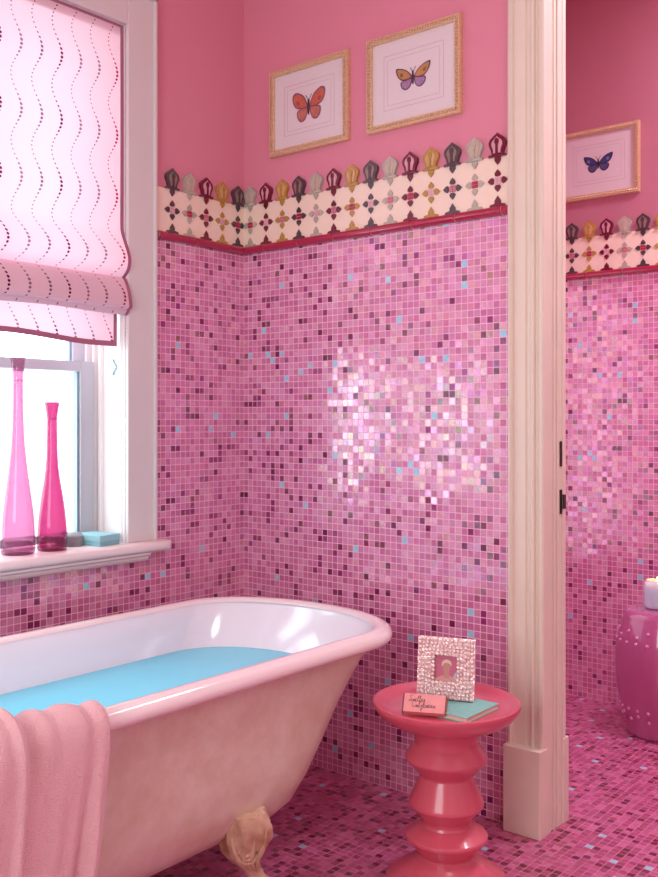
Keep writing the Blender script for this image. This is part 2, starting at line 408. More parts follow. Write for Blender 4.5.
# ------------------------------------------------------------------ framed butterflies
gold=plain('gilt_wood',(240,204,166),.34,metal=.35,noise_amt=.25,noise_scale=150)
matb=plain('mat_board',(244,226,228),.7)
matl=plain('mat_ruled_line',(222,190,196),.7)
def blob(pts,n=5):
    # closed Catmull-Rom through points
    P=[Vector((p[0],p[1])) for p in pts]; out=[]; L=len(P)
    for i in range(L):
        p0,p1,p2,p3=P[i-1],P[i],P[(i+1)%L],P[(i+2)%L]
        for k in range(n):
            t=k/n
            out.append(tuple(.5*((2*p1)+(-p0+p2)*t+(2*p0-5*p1+4*p2-p3)*t*t+(-p0+3*p1-3*p2+p3)*t**3)))
    return out
UW=[(.004,.004),(.020,.034),(.048,.050),(.066,.044),(.066,.022),(.054,.002),(.030,-.006),(.006,-.006)]
LW=[(.004,-.002),(.030,-.004),(.048,-.010),(.048,-.030),(.034,-.046),(.016,-.042),(.006,-.022)]
UW2=[(.004,.004),(.030,.030),(.062,.042),(.076,.040),(.070,.016),(.052,-.004),(.028,-.008),(.006,-.004)]
LW2=[(.004,-.002),(.030,-.006),(.054,-.010),(.052,-.030),(.036,-.042),(.020,-.040),(.008,-.026)]
def framed(name,label,x0,z0,ywall,W,H_,wings,cols,rotb,group,bs=1.0):
    t=thing(name,label,'framed print',(x0,ywall,z0),group=group)
    fn=lambda u,v,d:(u,-d,v)
    fw=.020
    b=MB()
    # moulded frame: two stepped levels, mitred
    def ring(o,i,d0,d1):
        b.box(o,W-o,-d1,-d0,o,i); b.box(o,W-o,-d1,-d0,H_-i,H_-o); b.box(o,i,-d1,-d0,i,H_-i); b.box(W-i,W-o,-d1,-d0,i,H_-i)
    ring(0,.020,.0,.016); ring(.002,.007,.016,.020); ring(.015,.020,.016,.019)
    nb=int((W-.016)/.0095)
    for k in range(nb+1):
        u=.010+(W-.020)*k/nb
        for v in (.011,H_-.011): b.ball((u,-.017,v),.0056,8,5,sc=(.62,1,1))
    nb=int((H_-.03)/.0095)
    for k in range(1,nb):
        v=.011+(H_-.022)*k/nb
        for u in (.011,W-.011): b.ball((u,-.017,v),.0056,8,5,sc=(1,1,.62))
    b.build('frame',gold,t,smooth=40)
    b=MB(); b.box(.018,W-.018,-.008,-.002,.018,H_-.018,0)
    for i,wd in ((.062,.0016),(.076,.0012)):
        o=i+wd; d0,d1=-.0086,-.008
        b.box(i,W-i,d0,d1,i,o,1); b.box(i,W-i,d0,d1,H_-o,H_-i,1); b.box(i,o,d0,d1,o,H_-o,1); b.box(W-o,W-i,d0,d1,o,H_-o,1)
    mt=b.build('mat_board',[matb,matl],t,smooth=0)
    bt=bpy.data.objects.new('butterfly_print',None)
    c=(W/2,H_/2)
    U,Lw=wings
    b=MB(); ca,sa=math.cos(rotb),math.sin(rotb)
    def P(pts,sx,sc,cc): 
        q=[]
        mx_=sum(p[0] for p in pts)/len(pts); mz_=sum(p[1] for p in pts)/len(pts)
        for u,v in pts:
            u*=1;v*=1
            u=mx_+(u-mx_)*sc; v=mz_+(v-mz_)*sc
            u*=sx*bs; v*=bs; q.append((c[0]+u*ca-v*sa,c[1]+u*sa+v*ca))
        return q
    for sx in (-1,1):
        b.prism(blob(P(Lw,sx,1,c)),.0082,.0086,fn,0); b.prism(blob(P(Lw,sx,.78,c)),.0086,.0089,fn,3)
        b.prism(blob(P(U,sx,1,c)),.0088,.0092,fn,0); b.prism(blob(P(U,sx,.80,c)),.0092,.0095,fn,1)
        b.prism(blob(P([(U[3][0]*.55,.012),(U[3][0]*.62,.022),(U[3][0]*.75,.02),(U[3][0]*.7,.008)],sx,1,c)),.0095,.0097,fn,2)
        pts=[(.001,.018),(.010,.034),(.014,.036),(.003,.018)]
        b.prism(P(pts,sx,1,c),.0092,.0095,fn,4)
    b.prism(blob(P([(-.003,-.024),(-.004,0),(-.0035,.016),(0,.022),(.0035,.016),(.004,0),(.003,-.024),(0,-.028)],1,1,c)),.0092,.0105,fn,4)
    b.build('butterfly_print',cols,mt,smooth=0)
    g=MB(); g.box(.019,W-.019,-.0125,-.0115,.019,H_-.019); g.build('picture_glass',picglass,t,smooth=0)
    bpy.data.objects.remove(bt)
    return t
picglass=glassm.copy(); picglass.name='picture_glass'
def pm(n,c): return plain(n,c,.75,noise_amt=.25,noise_scale=160)
framed('framed_print','gilt framed orange butterfly print, nearer the corner above the back border',.138,2.049,0,.343,.292,(UW,LW),[pm('w1a',(160,96,118)),pm('w1b',(226,112,84)),pm('w1c',(196,84,80)),pm('w1d',(218,128,112)),pm('w1e',(90,52,54))],.0,'butterfly prints',bs=1.06)
framed('framed_print','gilt framed gold and lilac butterfly print, beside the doorway casing',.556,2.049,0,.345,.294,(UW2,LW2),[pm('w2a',(120,80,104)),pm('w2b',(214,152,92)),pm('w2c',(150,110,60)),pm('w2d',(186,140,184)),pm('w2e',(96,64,84))],.0,'butterfly prints',bs=.84)
framed('framed_print','gilt framed blue butterfly print on the far room wall',.582,2.056,1.3,.345,.285,(UW2,LW2),[pm('w3a',(40,36,70)),pm('w3b',(62,66,128)),pm('w3c',(130,140,190)),pm('w3d',(92,84,140)),pm('w3e',(30,26,44))],.02,'butterfly prints',bs=.82)
# ------------------------------------------------------------------ roman blind
fab,nt,bs=newmat('blind_fabric')
nt.nodes.remove(bs); out=nt.nodes['Material Output']
uv=N(nt,'ShaderNodeUVMap'); sp=N(nt,'ShaderNodeSeparateXYZ'); nt.links.new(uv.outputs[0],sp.inputs[0])
U_,V_=sp.outputs[0],sp.outputs[1]
wav=math_(nt,'MULTIPLY',math_(nt,'COSINE',math_(nt,'MULTIPLY',math_(nt,'SUBTRACT',V_,2.22),2*PI/.19)),1.0)
uu=math_(nt,'SUBTRACT',math_(nt,'SUBTRACT',-.536,U_),math_(nt,'MULTIPLY',wav,-.017))   # >0 leftwards of first line - half spacing
k=math_(nt,'FLOOR',math_(nt,'DIVIDE',uu,.0664))
du=math_(nt,'MULTIPLY',math_(nt,'SUBTRACT',math_(nt,'FRACT',math_(nt,'DIVIDE',uu,.0664)),.5),.0664)
dp=.0122
dv=math_(nt,'MULTIPLY',math_(nt,'SUBTRACT',math_(nt,'FRACT',math_(nt,'DIVIDE',V_,dp)),.5),dp)
dist=math_(nt,'SQRT',math_(nt,'ADD',math_(nt,'MULTIPLY',du,du),math_(nt,'MULTIPLY',dv,dv)))
w01=math_(nt,'POWER',math_(nt,'MULTIPLY_ADD',wav,.5,.5),2.5)
rad=math_(nt,'MULTIPLY_ADD',w01,.0024,.0023)
dot=math_(nt,'LESS_THAN',dist,rad)
km=math_(nt,'DIVIDE',math_(nt,'MODULO',math_(nt,'ADD',k,.5),7.0),7.0)
rp=N(nt,'ShaderNodeValToRGB'); rp.color_ramp.interpolation='CONSTANT'
rc_=[(0,(190,40,84)),(1/7,(156,106,132)),(2/7,(160,112,134)),(3/7,(116,32,84)),(4/7,(140,100,130)),(5/7,(156,110,134)),(6/7,(116,30,78))]
while len(rp.color_ramp.elements)<7: rp.color_ramp.elements.new(.5)
for el,(p,c) in zip(rp.color_ramp.elements,rc_): el.position=p; el.color=lin(c)
nt.links.new(km,rp.inputs[0])
base=mixc(nt,dot,lin((250,216,228)),rp.outputs[0])
df=N(nt,'ShaderNodeBsdfDiffuse'); tl=N(nt,'ShaderNodeBsdfTranslucent'); nt.links.new(base,df.inputs[0]); nt.links.new(base,tl.inputs[0])
mx=N(nt,'ShaderNodeMixShader'); mx.inputs[0].default_value=.22; nt.links.new(df.outputs[0],mx.inputs[1]); nt.links.new(tl.outputs[0],mx.inputs[2])
wv=N(nt,'ShaderNodeTexNoise'); wv.inputs['Scale'].default_value=700; bp=N(nt,'ShaderNodeBump'); bp.inputs['Distance'].default_value=.0004
tcc=N(nt,'ShaderNodeTexCoord'); nt.links.new(tcc.outputs['Object'],wv.inputs['Vector']); nt.links.new(wv.outputs['Fac'],bp.inputs['Height']); nt.links.new(bp.outputs[0],df.inputs['Normal'])
nt.links.new(mx.outputs[0],out.inputs[0])
bind=plain('mauve_binding',(176,106,132),.8)
blind=thing('roman_blind','pink roman blind with wavy dotted embroidery, hung inside the window','blind',(0,0,0))
BY0,BY1=WY0+.006,-.5285
def sheet(name,prof,mat,parent,ny=90,ya=BY0,yb=BY1,wob=None,thick=.0012,v0=None,hem=None):
    """prof: (x,z) list; smooth fabric sheet with UV = (y, running length as height)"""
    Ls=[0]
    for p,q in zip(prof[:-1],prof[1:]): Ls.append(Ls[-1]+math.dist(p,q))
    vtop=prof[0][1] if v0 is None else v0
    vs=[];fs=[];uvs=[]
    for j in range(ny+1):
        y=ya+(yb-ya)*j/ny
        for i,(x,z) in enumerate(prof):
            f=i/(len(prof)-1)
            dx,dz=(wob(y,z,f) if wob else (0,0))
            vs.append((x+dx,y,z+dz)); uvs.append((y,vtop-Ls[i]))
    n=len(prof)
    for j in range(ny):
        for i in range(n-1): fs.append((j*n+i,j*n+i+1,(j+1)*n+i+1,(j+1)*n+i))
    me=bpy.data.meshes.new(name); me.from_pydata(vs,[],fs); me.materials.append(mat)
    ul=me.uv_layers.new(name='UVMap')
    for p in me.polygons:
        p.use_smooth=True
        for li in p.loop_indices: ul.data[li].uv=uvs[me.loops[li].vertex_index]
    o=bpy.data.objects.new(name,me); COL.objects.link(o); o.parent=parent
    return o,vs,n
def cr(pts,n=8):
    P=[Vector(p) for p in pts]; out=[]
    for i in range(len(P)-1):
        p0=P[max(i-1,0)];p1=P[i];p2=P[i+1];p3=P[min(i+2,len(P)-1)]
        for k in range(n):
            t=k/n; out.append(tuple(.5*((2*p1)+(-p0+p2)*t+(2*p0-5*p1+4*p2-p3)*t*t+(-p0+3*p1-3*p2+p3)*t**3)))
    out.append(tuple(P[-1])); return out
def wob(y,z,f): 
    return (.0025*math.sin(y*9+z*3)+.002*math.sin(y*23+1)*f, .003*math.sin(y*5.5+.4)*f)
profA=[(-.008,2.376-(2.376-1.78)*k/14) for k in range(14)]+cr([(-.008,1.78),(-.006,1.735),(.014,1.69),(.030,1.648),(.024,1.615),(.000,1.592)],6)
panel,vsA,nA=sheet('upper_panel',profA,fab,blind,wob=wob)
profB=cr([(.000,1.592),(.012,1.580),(.026,1.55),(.034,1.52),(.036,1.500),(.028,1.492),(.010,1.494),(-.008,1.505),(-.014,1.54)],6)
fold,vsB,nB=sheet('lower_fold',profB,fab,blind,wob=lambda y,z,f:(wob(y,z,1)[0]*(1-f*.4),wob(y,z,1)[1]),v0=1.53)
# folded layers inside the lower fold (fabric doubled)
lay=[]
for q,(dx,dz) in enumerate(((-.002,.004),(-.006,-.004),(-.010,-.009))):
    pf=cr([(-.016,1.60),(.010+dx*.5,1.57+dz),(.026+dx,1.53+dz),(.030+dx,1.500+dz),(.022+dx,1.486+dz),(.004,1.489+dz),(-.018,1.50)],5)
    lay.append(sheet('inner_fold',pf,fab,blind,wob=lambda y,z,f:(wob(y,z,1)[0],wob(y,z,1)[1]+.0015*math.sin(y*14)),v0=1.5))
def hemz(y): 
    t=(-.52-y)
    return .009*(1-math.cos(2*PI*min(max((t-.08)/.34,0),1)*.5))+.012*math.sin(max(t-.42,0)*2.2)
profC=[(-.030,1.56-(1.56-1.378)*k/10) for k in range(11)]
flap,vsC,nC=sheet('hem_flap',profC,fab,blind,wob=lambda y,z,f:(.004*math.sin(y*12)*f,hemz(y)*f),v0=1.44,ya=BY0,yb=-.535)
# mauve bindings: follow the free edges
def edge_bind(name,pts,w,dirv,parent,off=(.0012,0,0)):
    b=MB(); ring=[]
    D=Vector(dirv)
    for p in pts:
        p=Vector(p); a=Vector(off)
        ring.append([p-a,p+a,p+a+D*w,p-a+D*w])
    b.loft([[tuple(q) for q in r] for r in ring]); return b.build(name,bind,parent,smooth=40)
edge_bind('side_binding',vsA[-nA:],.012,(0,-1,0),panel)
edge_bind('side_binding',vsB[-nB:],.012,(0,-1,0),fold)
for l in lay: edge_bind('side_binding',l[1][-l[2]:],.010,(0,-1,0),l[0])
edge_bind('side_binding',vsC[-nC:],.012,(0,-1,0),flap)
edge_bind('hem_binding',[vsC[j*nC+nC-1] for j in range(len(vsC)//nC)],.016,(0,0,1),flap,off=(.0014,0,0))
edge_bind('top_binding',[vsA[j*nA] for j in range(len(vsA)//nA)],.008,(0,0,-1),panel)
b=MB(); b.box(-.020,-.014,BY0+.01,BY1-.004,1.503,1.602); b.build('fold_light_block',plain('light_block_cloth',(214,150,160),.8),fold,smooth=0,bevel=.001)  # hidden opaque strip added to stop window light glowing through the fold
b=MB(); b.box(-.035,-.012,BY0,BY1,2.34,2.376); b.build('head_rail',white,blind,smooth=0)
b=MB() # cord cleat on the jamb
zc=CAMP[2]+(420-367)/951*2.98
b.tube(cr([(-.056,-.529,zc+.024),(-.046,-.533,zc+.012),(-.034,-.534,zc),(-.046,-.533,zc-.012),(-.056,-.529,zc-.024)],4),.0026,6)
b.build('cord_cleat',plain('pale_metal',(120,160,158),.3,metal=.6),win,smooth=40)
# ------------------------------------------------------------------ glass bottles on the sill
def pinkglass(name,col,dens):
    m,nt,b=newmat(name); nt.nodes.remove(b); out=nt.nodes['Material Output']
    # thin-walled tinted glass: tint deepens towards grazing angles like a real wall of glass
    tr=N(nt,'ShaderNodeBsdfTransparent'); gl=N(nt,'ShaderNodeBsdfGlossy'); gl.inputs['Roughness'].default_value=.03
    lw=N(nt,'ShaderNodeLayerWeight'); lw.inputs[0].default_value=.35
    c=lin(col); deep=tuple(v**dens for v in c[:3])+(1,)
    nt.links.new(mixc(nt,lw.outputs['Facing'],c,deep),tr.inputs[0])
    df=N(nt,'ShaderNodeBsdfTranslucent'); df.inputs[0].default_value=c
    d2=N(nt,'ShaderNodeBsdfDiffuse'); d2.inputs[0].default_value=c
    a=N(nt,'ShaderNodeMixShader'); a.inputs[0].default_value=.5; nt.links.new(df.outputs[0],a.inputs[1]); nt.links.new(d2.outputs[0],a.inputs[2])
    m1=N(nt,'ShaderNodeMixShader'); m1.inputs[0].default_value=.10; nt.links.new(tr.outputs[0],m1.inputs[1]); nt.links.new(a.outputs[0],m1.inputs[2])
    fr=N(nt,'ShaderNodeFresnel'); fr.inputs[0].default_value=1.5
    m2=N(nt,'ShaderNodeMixShader'); ge=N(nt,'ShaderNodeNewGeometry'); nt.links.new(math_(nt,'MULTIPLY',fr.outputs[0],math_(nt,'SUBTRACT',1.0,ge.outputs['Backfacing'])),m2.inputs[0]); nt.links.new(m1.outputs[0],m2.inputs[1]); nt.links.new(gl.outputs[0],m2.inputs[2])
    nt.links.new(m2.outputs[0],out.inputs[0]); return m
def bottle(label,loc,h,prof,mat,matb,rings):
    t=thing('glass_bottle',label,'bottle',loc,group='pink glass bottles')
    n=40
    out_=cr(prof,6)
    inner=[(max(r-.0028,.001),z) for r,z in out_ if z>.040]
    b=MB()
    pr2=out_+[(r,z) for r,z in reversed(inner)]
    b.loft([[(r*math.cos(2*PI*i/n),r*math.sin(2*PI*i/n),z) for i in range(n)] for r,z in pr2],0,True,True)
    b.build('body',mat,t,smooth=50)
    b=MB()
    r0=prof[1][0]-.004
    b.lathe([(r0*.6,.004),(r0,.008),(r0,.030),(r0*.85,.038),(r0*.5,.041)],32)
    b.build('thick_base',matb,t,smooth=50)
    for (r,z) in rings:
        b=MB(); b.lathe([(r+.0002,z-.0015),(r+.0014,z),(r+.0002,z+.0015)],32,cap0=False,cap1=False)
        b.build('neck_ring',matb,t,smooth=50)
    return t
g1=pinkglass('mauve_glass',(226,198,213),1.4); g1b=pinkglass('mauve_glass_thick',(234,196,220),1.3)
g2=pinkglass('fuchsia_glass',(220,166,194),1.4); g2b=pinkglass('fuchsia_glass_thick',(226,160,196),1.3)
bottle('taller pale mauve glass bottle with flared lip, left on the window sill',(-.04,-.877,.765),.56,
  [(.040,.0),(.046,.004),(.048,.03),(.0475,.07),(.044,.12),(.036,.18),(.027,.25),(.020,.32),(.0165,.40),(.0155,.47),(.0155,.505),(.017,.522),(.0185,.540),(.0215,.558),(.0225,.562)],g1,g1b,[(.0158,.497),(.0175,.524)])
bottle('shorter fuchsia glass bottle with flared lip, right of the taller mauve bottle',(-.037,-.766,.765),.436,
  [(.036,.0),(.042,.004),(.044,.03),(.0435,.06),(.040,.10),(.033,.155),(.024,.21),(.0185,.26),(.0165,.32),(.0158,.36),(.0155,.385),(.0175,.402),(.021,.425),(.0232,.436)],g2,g2b,[(.0158,.386)])
# ------------------------------------------------------------------ small things on the sill
teal=plain('teal_card',(150,206,214),.5); tealb=plain('teal_card_base',(132,192,202),.5)
t=thing('gift_box','small pale turquoise lidded box on the window sill near the casing','box',(-.045,-.600,.765),(0,0,math.radians(8)))
b=MB(); b.box(-.055,.055,-.042,.042,0,.026); b.build('box_base',tealb,t,smooth=0,bevel=.001)
b=MB(); b.box(-.057,.057,-.044,.044,.014,.033); b.build('box_lid',teal,t,smooth=0,bevel=.0015)
b=MB(); b.loft([[(x,y,z) for x,y in ((-.045,-.03),(.03,-.04),(.05,0),(.03,.035),(-.04,.03))] for z in (0,)]+[[(x*s,y*s,z) for x,y in ((-.045,-.03),(.03,-.04),(.05,0),(.03,.035),(-.04,.03))] for s,z in ((1.0,.018),(.92,.030),(.6,.038))])
tag(b.build('soap_stone',plain('grey_soap',(150,152,158),.6,noise_amt=.3,noise_scale=40),loc=(-.085,-.665,.765),smooth=30,bevel=.003),'grey irregular stone block on the sill between bottle and turquoise box','stone')
# ------------------------------------------------------------------ bathtub
TX=.556
def ringpts(w,yr,yl,z,er=None,n=120,p=2.15):
    """plan outline; right end apex yr, left end apex yl, half width w"""
    L=(er if er else w*.66); pts=[]
    for i in range(n):
        a=2*PI*i/n; c,s=math.cos(a),math.sin(a)
        u=math.copysign(abs(s)**(2/p),s)*w
        v=math.copysign(abs(c)**(2/p),c)
        y=(yr-L+v*L) if v>=0 else (yl+L+v*L)
        pts.append((TX+u,y,z))
    return pts
enam=plain('white_enamel',(244,238,244),.12,coat=.6,spec=.6)
tubout,nt,bs=newmat('tub_outer_paint')
enamr=plain('rim_enamel',(250,232,232),.14,coat=.6,spec=.6)
tc=N(nt,'ShaderNodeTexCoord'); nz=N(nt,'ShaderNodeTexNoise'); nz.inputs['Scale'].default_value=7; nz.inputs['Detail'].default_value=8; nz.inputs['Roughness'].default_value=.65
nt.links.new(tc.outputs['Object'],nz.inputs['Vector'])
mr=N(nt,'ShaderNodeMapRange'); mr.inputs[1].default_value=.38; mr.inputs[2].default_value=.66; nt.links.new(nz.outputs['Fac'],mr.inputs[0])
nt.links.new(mixc(nt,mr.outputs[0],lin((240,228,212)),lin((224,200,176))),bs.inputs['Base Color']); bs.inputs['Roughness'].default_value=.42
tub=thing('bathtub','white enamel claw foot bathtub with peach outside, under the window','bathtub',(0,0,0))
YL=-2.02
outer=[(w-.012,a-.034,l,z,e) for w,a,l,z,e in [(.352,-.232,YL+.022,.566,.235),(.338,-.247,YL+.04,.545,.230),(.330,-.290,YL+.05,.50,.225),(.316,-.350,YL+.075,.42,.220),(.302,-.408,YL+.10,.33,.210),(.288,-.452,YL+.13,.26,.205),(.268,-.490,YL+.16,.205,.195),(.235,-.535,YL+.20,.168,.18),(.17,-.61,YL+.30,.150,.14),(.06,-.75,YL+.5,.146,.05)]]
b=MB(); b.loft([ringpts(w,a,l,z,e) for w,a,l,z,e in outer],0,False,True); b.build('outer_shell',tubout,tub,smooth=60)
inner=[(w-.012,a,l,z,e) for w,a,l,z,e in [(.334,-.252,YL+.045,.590,.225),(.326,-.262,YL+.052,.574,.222),(.319,-.295,YL+.06,.54,.218),(.309,-.345,YL+.075,.48,.214),(.296,-.395,YL+.10,.40,.208),(.277,-.45,YL+.13,.31,.20),(.245,-.50,YL+.18,.235,.18),(.18,-.57,YL+.27,.19,.15),(.06,-.75,YL+.5,.175,.05)]]
b=MB(); b.loft([ringpts(w,a,l,z,e) for w,a,l,z,e in inner],0,False,True); b.build('basin',enam,tub,smooth=60)
rim=[(-.032,.590),(-.026,.597),(-.016,.601),(-.004,.601),(.006,.598),(.013,.591),(.017,.581),(.017,.571),(.013,.563),(.006,.559),(-.004,.558),(-.014,.562),(-.016,.575)]
b=MB(); b.loft([ringpts(.352+o,-.226+o,YL+.012-o,z,.24+o*.6) for o,z in rim],0,False,False); b.build('rolled_rim',enamr,tub,smooth=60)
watm,nt,bs=newmat('bath_water')
bs.inputs['Base Color'].default_value=lin((120,232,255)); bs.inputs['Roughness'].default_value=.08; bs.inputs['Specular IOR Level'].default_value=.4; bs.inputs['IOR'].default_value=1.33
tc=N(nt,'ShaderNodeTexCoord'); nz=N(nt,'ShaderNodeTexNoise'); nz.inputs['Scale'].default_value=5; nt.links.new(tc.outputs['Object'],nz.inputs['Vector'])
bp=N(nt,'ShaderNodeBump'); bp.inputs['Distance'].default_value=.002; nt.links.new(nz.outputs['Fac'],bp.inputs['Height']); nt.links.new(bp.outputs[0],bs.inputs['Normal'])
WZ=.472
b=MB(); b.loft([ringpts(.2925,-.362,YL+.085,WZ-.02,.211),ringpts(.2955,-.350,YL+.078,WZ,.213)],0,True,True)
tag(b.build('bath_water',watm,smooth=20),'turquoise blue water filling the white bathtub','water')
# clawed feet
footm=plain('carved_foot_paint',(226,192,164),.45,col2=(176,124,94),noise_scale=18,bump=.003,bump_scale=45)
def make_foot_tub():
    b=MB()
    # cross-sections along the leg: (z, s centre, s half, t half)
    sec=[(.235,-.01,.050,.050),(.20,-.004,.060,.056),(.172,-.004,.060,.054),(.148,-.010,.050,.046),(.128,-.006,.038,.036),(.112,.000,.028,.029),(.098,.010,.022,.024),(.082,.020,.021,.022),(.066,.032,.026,.025),(.050,.040,.033,.030),(.036,.043,.037,.033),(.020,.043,.036,.033),(.006,.042,.028,.027),(0,.042,.022,.022)]
    P=cr([(z,s,a,t) for z,s,a,t in sec],4) if False else None
    Z=[]
    for i in range(len(sec)-1):
        for k in range(3):
            f=k/3; Z.append(tuple(sec[i][q]*(1-f)+sec[i+1][q]*f for q in range(4)))
    Z.append(sec[-1]); rings=[]; n=40
    for z,s,a,t in Z:
        r=[]
        for i in range(n):
            th=2*PI*i/n
            m=1.0
            if z>.115: m+=.085*math.cos(9*th+ (z-.115)*30)     # acanthus ribs
            elif z>.06: m+=.05*math.cos(6*th)
            else: m+=.06*math.cos(5*th+.4)*(1 if z>.01 else .4)
            r.append((s+a*m*math.cos(th),t*m*math.sin(th),z))
        rings.append(r)
    b.loft(rings)
    # scroll volutes on both cheeks
    for sg in (-1,1):
        pts=[]
        for k in range(44):
            a=k/43*2.1*2*PI; r=.004+.021*k/43
            pts.append((-.004+r*math.cos(a),sg*(.040+.006*(1-k/43)),.150+r*math.sin(a)))
        b.tube(pts,.0042,8)
        b.ball((-.004,sg*.046,.150),.007,10,6)
        for j in range(4):   # leaf ribs climbing from the ankle to the shoulder
            x0=-.036+.024*j
            b.tube(cr([(.012+j*.004,sg*.020,.100),(x0*.6,sg*.040,.135),(x0,sg*.046,.172),(x0*1.12,sg*.040,.205)],5),.004,7,rf=lambda f:.0022+.0045*math.sin(PI*min(1,f*1.05+.02)))
    # toes closing over the ball
    for j in range(5):
        a=math.radians(-70+35*j)
        c,s_=math.cos(a),math.sin(a)
        b.tube(cr([(.030+.012*c,.016*s_,.066),(.040+.030*c,.028*s_,.054),(.044+.040*c,.036*s_,.030),(.044+.036*c,.033*s_,.006)],5),.007,8,rf=lambda f:.0085-.004*f)
    return b
f0=make_foot_tub().build('claw_foot',footm,tub,loc=(.812,-.815,0),rot=(0,0,math.radians(48)),smooth=50)
for x,y,a in ((2*TX-.812,-.815,132),(.812,YL+.56,-48),(2*TX-.812,YL+.56,-132)):
    c=cp(f0,tub,(x,y,0)); c.rotation_euler=(0,0,math.radians(a))
# ------------------------------------------------------------------ towel
tow,nt,bs=newmat('pink_terry')
bs.inputs['Base Color'].default_value=lin((246,186,192)); bs.inputs['Roughness'].default_value=.95; bs.inputs['Sheen Weight'].default_value=.7; bs.inputs['Sheen Roughness'].default_value=.5; bs.inputs['Sheen Tint'].default_value=lin((255,220,225))
tc=N(nt,'ShaderNodeTexCoord'); nz=N(nt,'ShaderNodeTexNoise'); nz.inputs['Scale'].default_value=520; nz.inputs['Detail'].default_value=3; nt.links.new(tc.outputs['Object'],nz.inputs['Vector'])
nz2=N(nt,'ShaderNodeTexVoronoi'); nz2.inputs['Scale'].default_value=420; nt.links.new(tc.outputs['Object'],nz2.inputs['Vector'])
bp=N(nt,'ShaderNodeBump'); bp.inputs['Distance'].default_value=.0022; bp.inputs['Strength'].default_value=.9
nt.links.new(math_(nt,'ADD',nz.outputs['Fac'],nz2.outputs['Distance']),bp.inputs['Height']); nt.links.new(bp.outputs[0],bs.inputs['Normal'])
nt.links.new(mixc(nt,nz.outputs['Fac'],lin((242,178,184)),lin((252,210,212))),bs.inputs['Base Color'])
RXn=TX+.354+.017     # outer face of the near rim
path=cr([(RXn-.062,.44),(RXn-.060,.50),(RXn-.057,.56),(RXn-.048,.598),(RXn-.030,.612),(RXn-.010,.611),(RXn+.006,.598),(RXn+.012,.572),(RXn+.012,.53),(RXn+.010,.46),(RXn+.006,.38),(RXn+.002,.30),(RXn-.004,.22),(RXn-.010,.15)],7)
PL=[0]
for p,q in zip(path[:-1],path[1:]): PL.append(PL[-1]+math.dist(p,q))
def towel_mesh(name,ya,yb,seed,amp,parent=None,off=0.0,nu=150,lean=.09,endv=1.0,fan=.0):
    vs=[];fs=[]; nv=len(path)
    for j in range(nu+1):
        u=j/nu
        for i in range(nv):
            v=PL[i]/PL[-1]
            if endv<1: v*=endv
            ii=min(int(v*(nv-1)),nv-2)
            # sample the path at arc fraction v
            L=v*PL[-1]; k=0
            while k<nv-2 and PL[k+1]<L: k+=1
            f=(L-PL[k])/(PL[k+1]-PL[k]); 
            x=path[k][0]*(1-f)+path[k+1][0]*f; z=path[k][1]*(1-f)+path[k+1][1]*f
            tx,tz=path[k+1][0]-path[k][0],path[k+1][1]-path[k][1]; l=math.hypot(tx,tz); nx,nz_=-tz/l,tx/l
            nx,nz_=(nx,nz_) 
            hang=max(0,(v-.38)/.62)
            # vertical gathers: narrow at the top, opening downwards, wandering
            ph=u*2*PI*3.2+seed+1.1*math.sin(v*3+seed)+.8*math.sin(2*PI*u*1.3)
            g=math.sin(ph)+.55*math.sin(ph*1.9+2.2*v+seed)+.35*math.sin(ph*3.1-2*v)
            near_edge=min(1,u/.06,(1-u)/.05)
            top=math.exp(-((v-.34)/.14)**2)
            A=amp*(.42+1.0*hang-.05*top)
            d=off+.006+A*.5*(1+g/1.9)*(.35+.65*near_edge)
            # pinch over the rim
            d+=.004*top*math.sin(u*2*PI*7+seed)
            n3=noise.noise(Vector((u*6+seed,v*5,1.3)))
            d+=.006*n3*(.3+hang)
            # rounded edges
            d*= (.55+.45*near_edge)
            y=ya+(yb-ya)*u
            y+= -lean*hang*hang*(1-u*.0)*(1.0 if u<.5 else 1.0)*(1-u)*1.0 + fan*hang*(u-.5)
            y+=.010*math.sin(v*7+seed)*hang
            vs.append((x-nx*d*-1 if False else x+(-nx)*-d*-1,y,z+(nz_)*d*-1 if False else z+nz_*d) if False else (x+abs(1)*(-tz/l)*-0+_nx(tx,tz,l)*d,y,z+_nz(tx,tz,l)*d))
    for j in range(nu):
        for i in range(nv-1): fs.append((j*nv+i,(j+1)*nv+i,(j+1)*nv+i+1,j*nv+i+1))
    b=MB(); b.add(vs,fs)
    o=b.build(name,tow,parent,smooth=180,recalc=False)
    m=o.modifiers.new('thick','SOLIDIFY'); m.thickness=.006; m.offset=0
    m=o.modifiers.new('sub','SUBSURF'); m.levels=1; m.render_levels=1
    return o
def _nx(tx,tz,l): return -tz/l      # outward: up on the rim, towards the room on the drop
def _nz(tx,tz,l): return tx/l
t=thing('bath_towel','soft pink terry towel draped over the near rim of the bathtub','towel',(0,0,0))
towel_mesh('towel_body',-1.315,-1.80,2.1,.040,t)
towel_mesh('folded_layer',-1.495,-1.83,.4,.022,t,off=.030,lean=.03,nu=90)
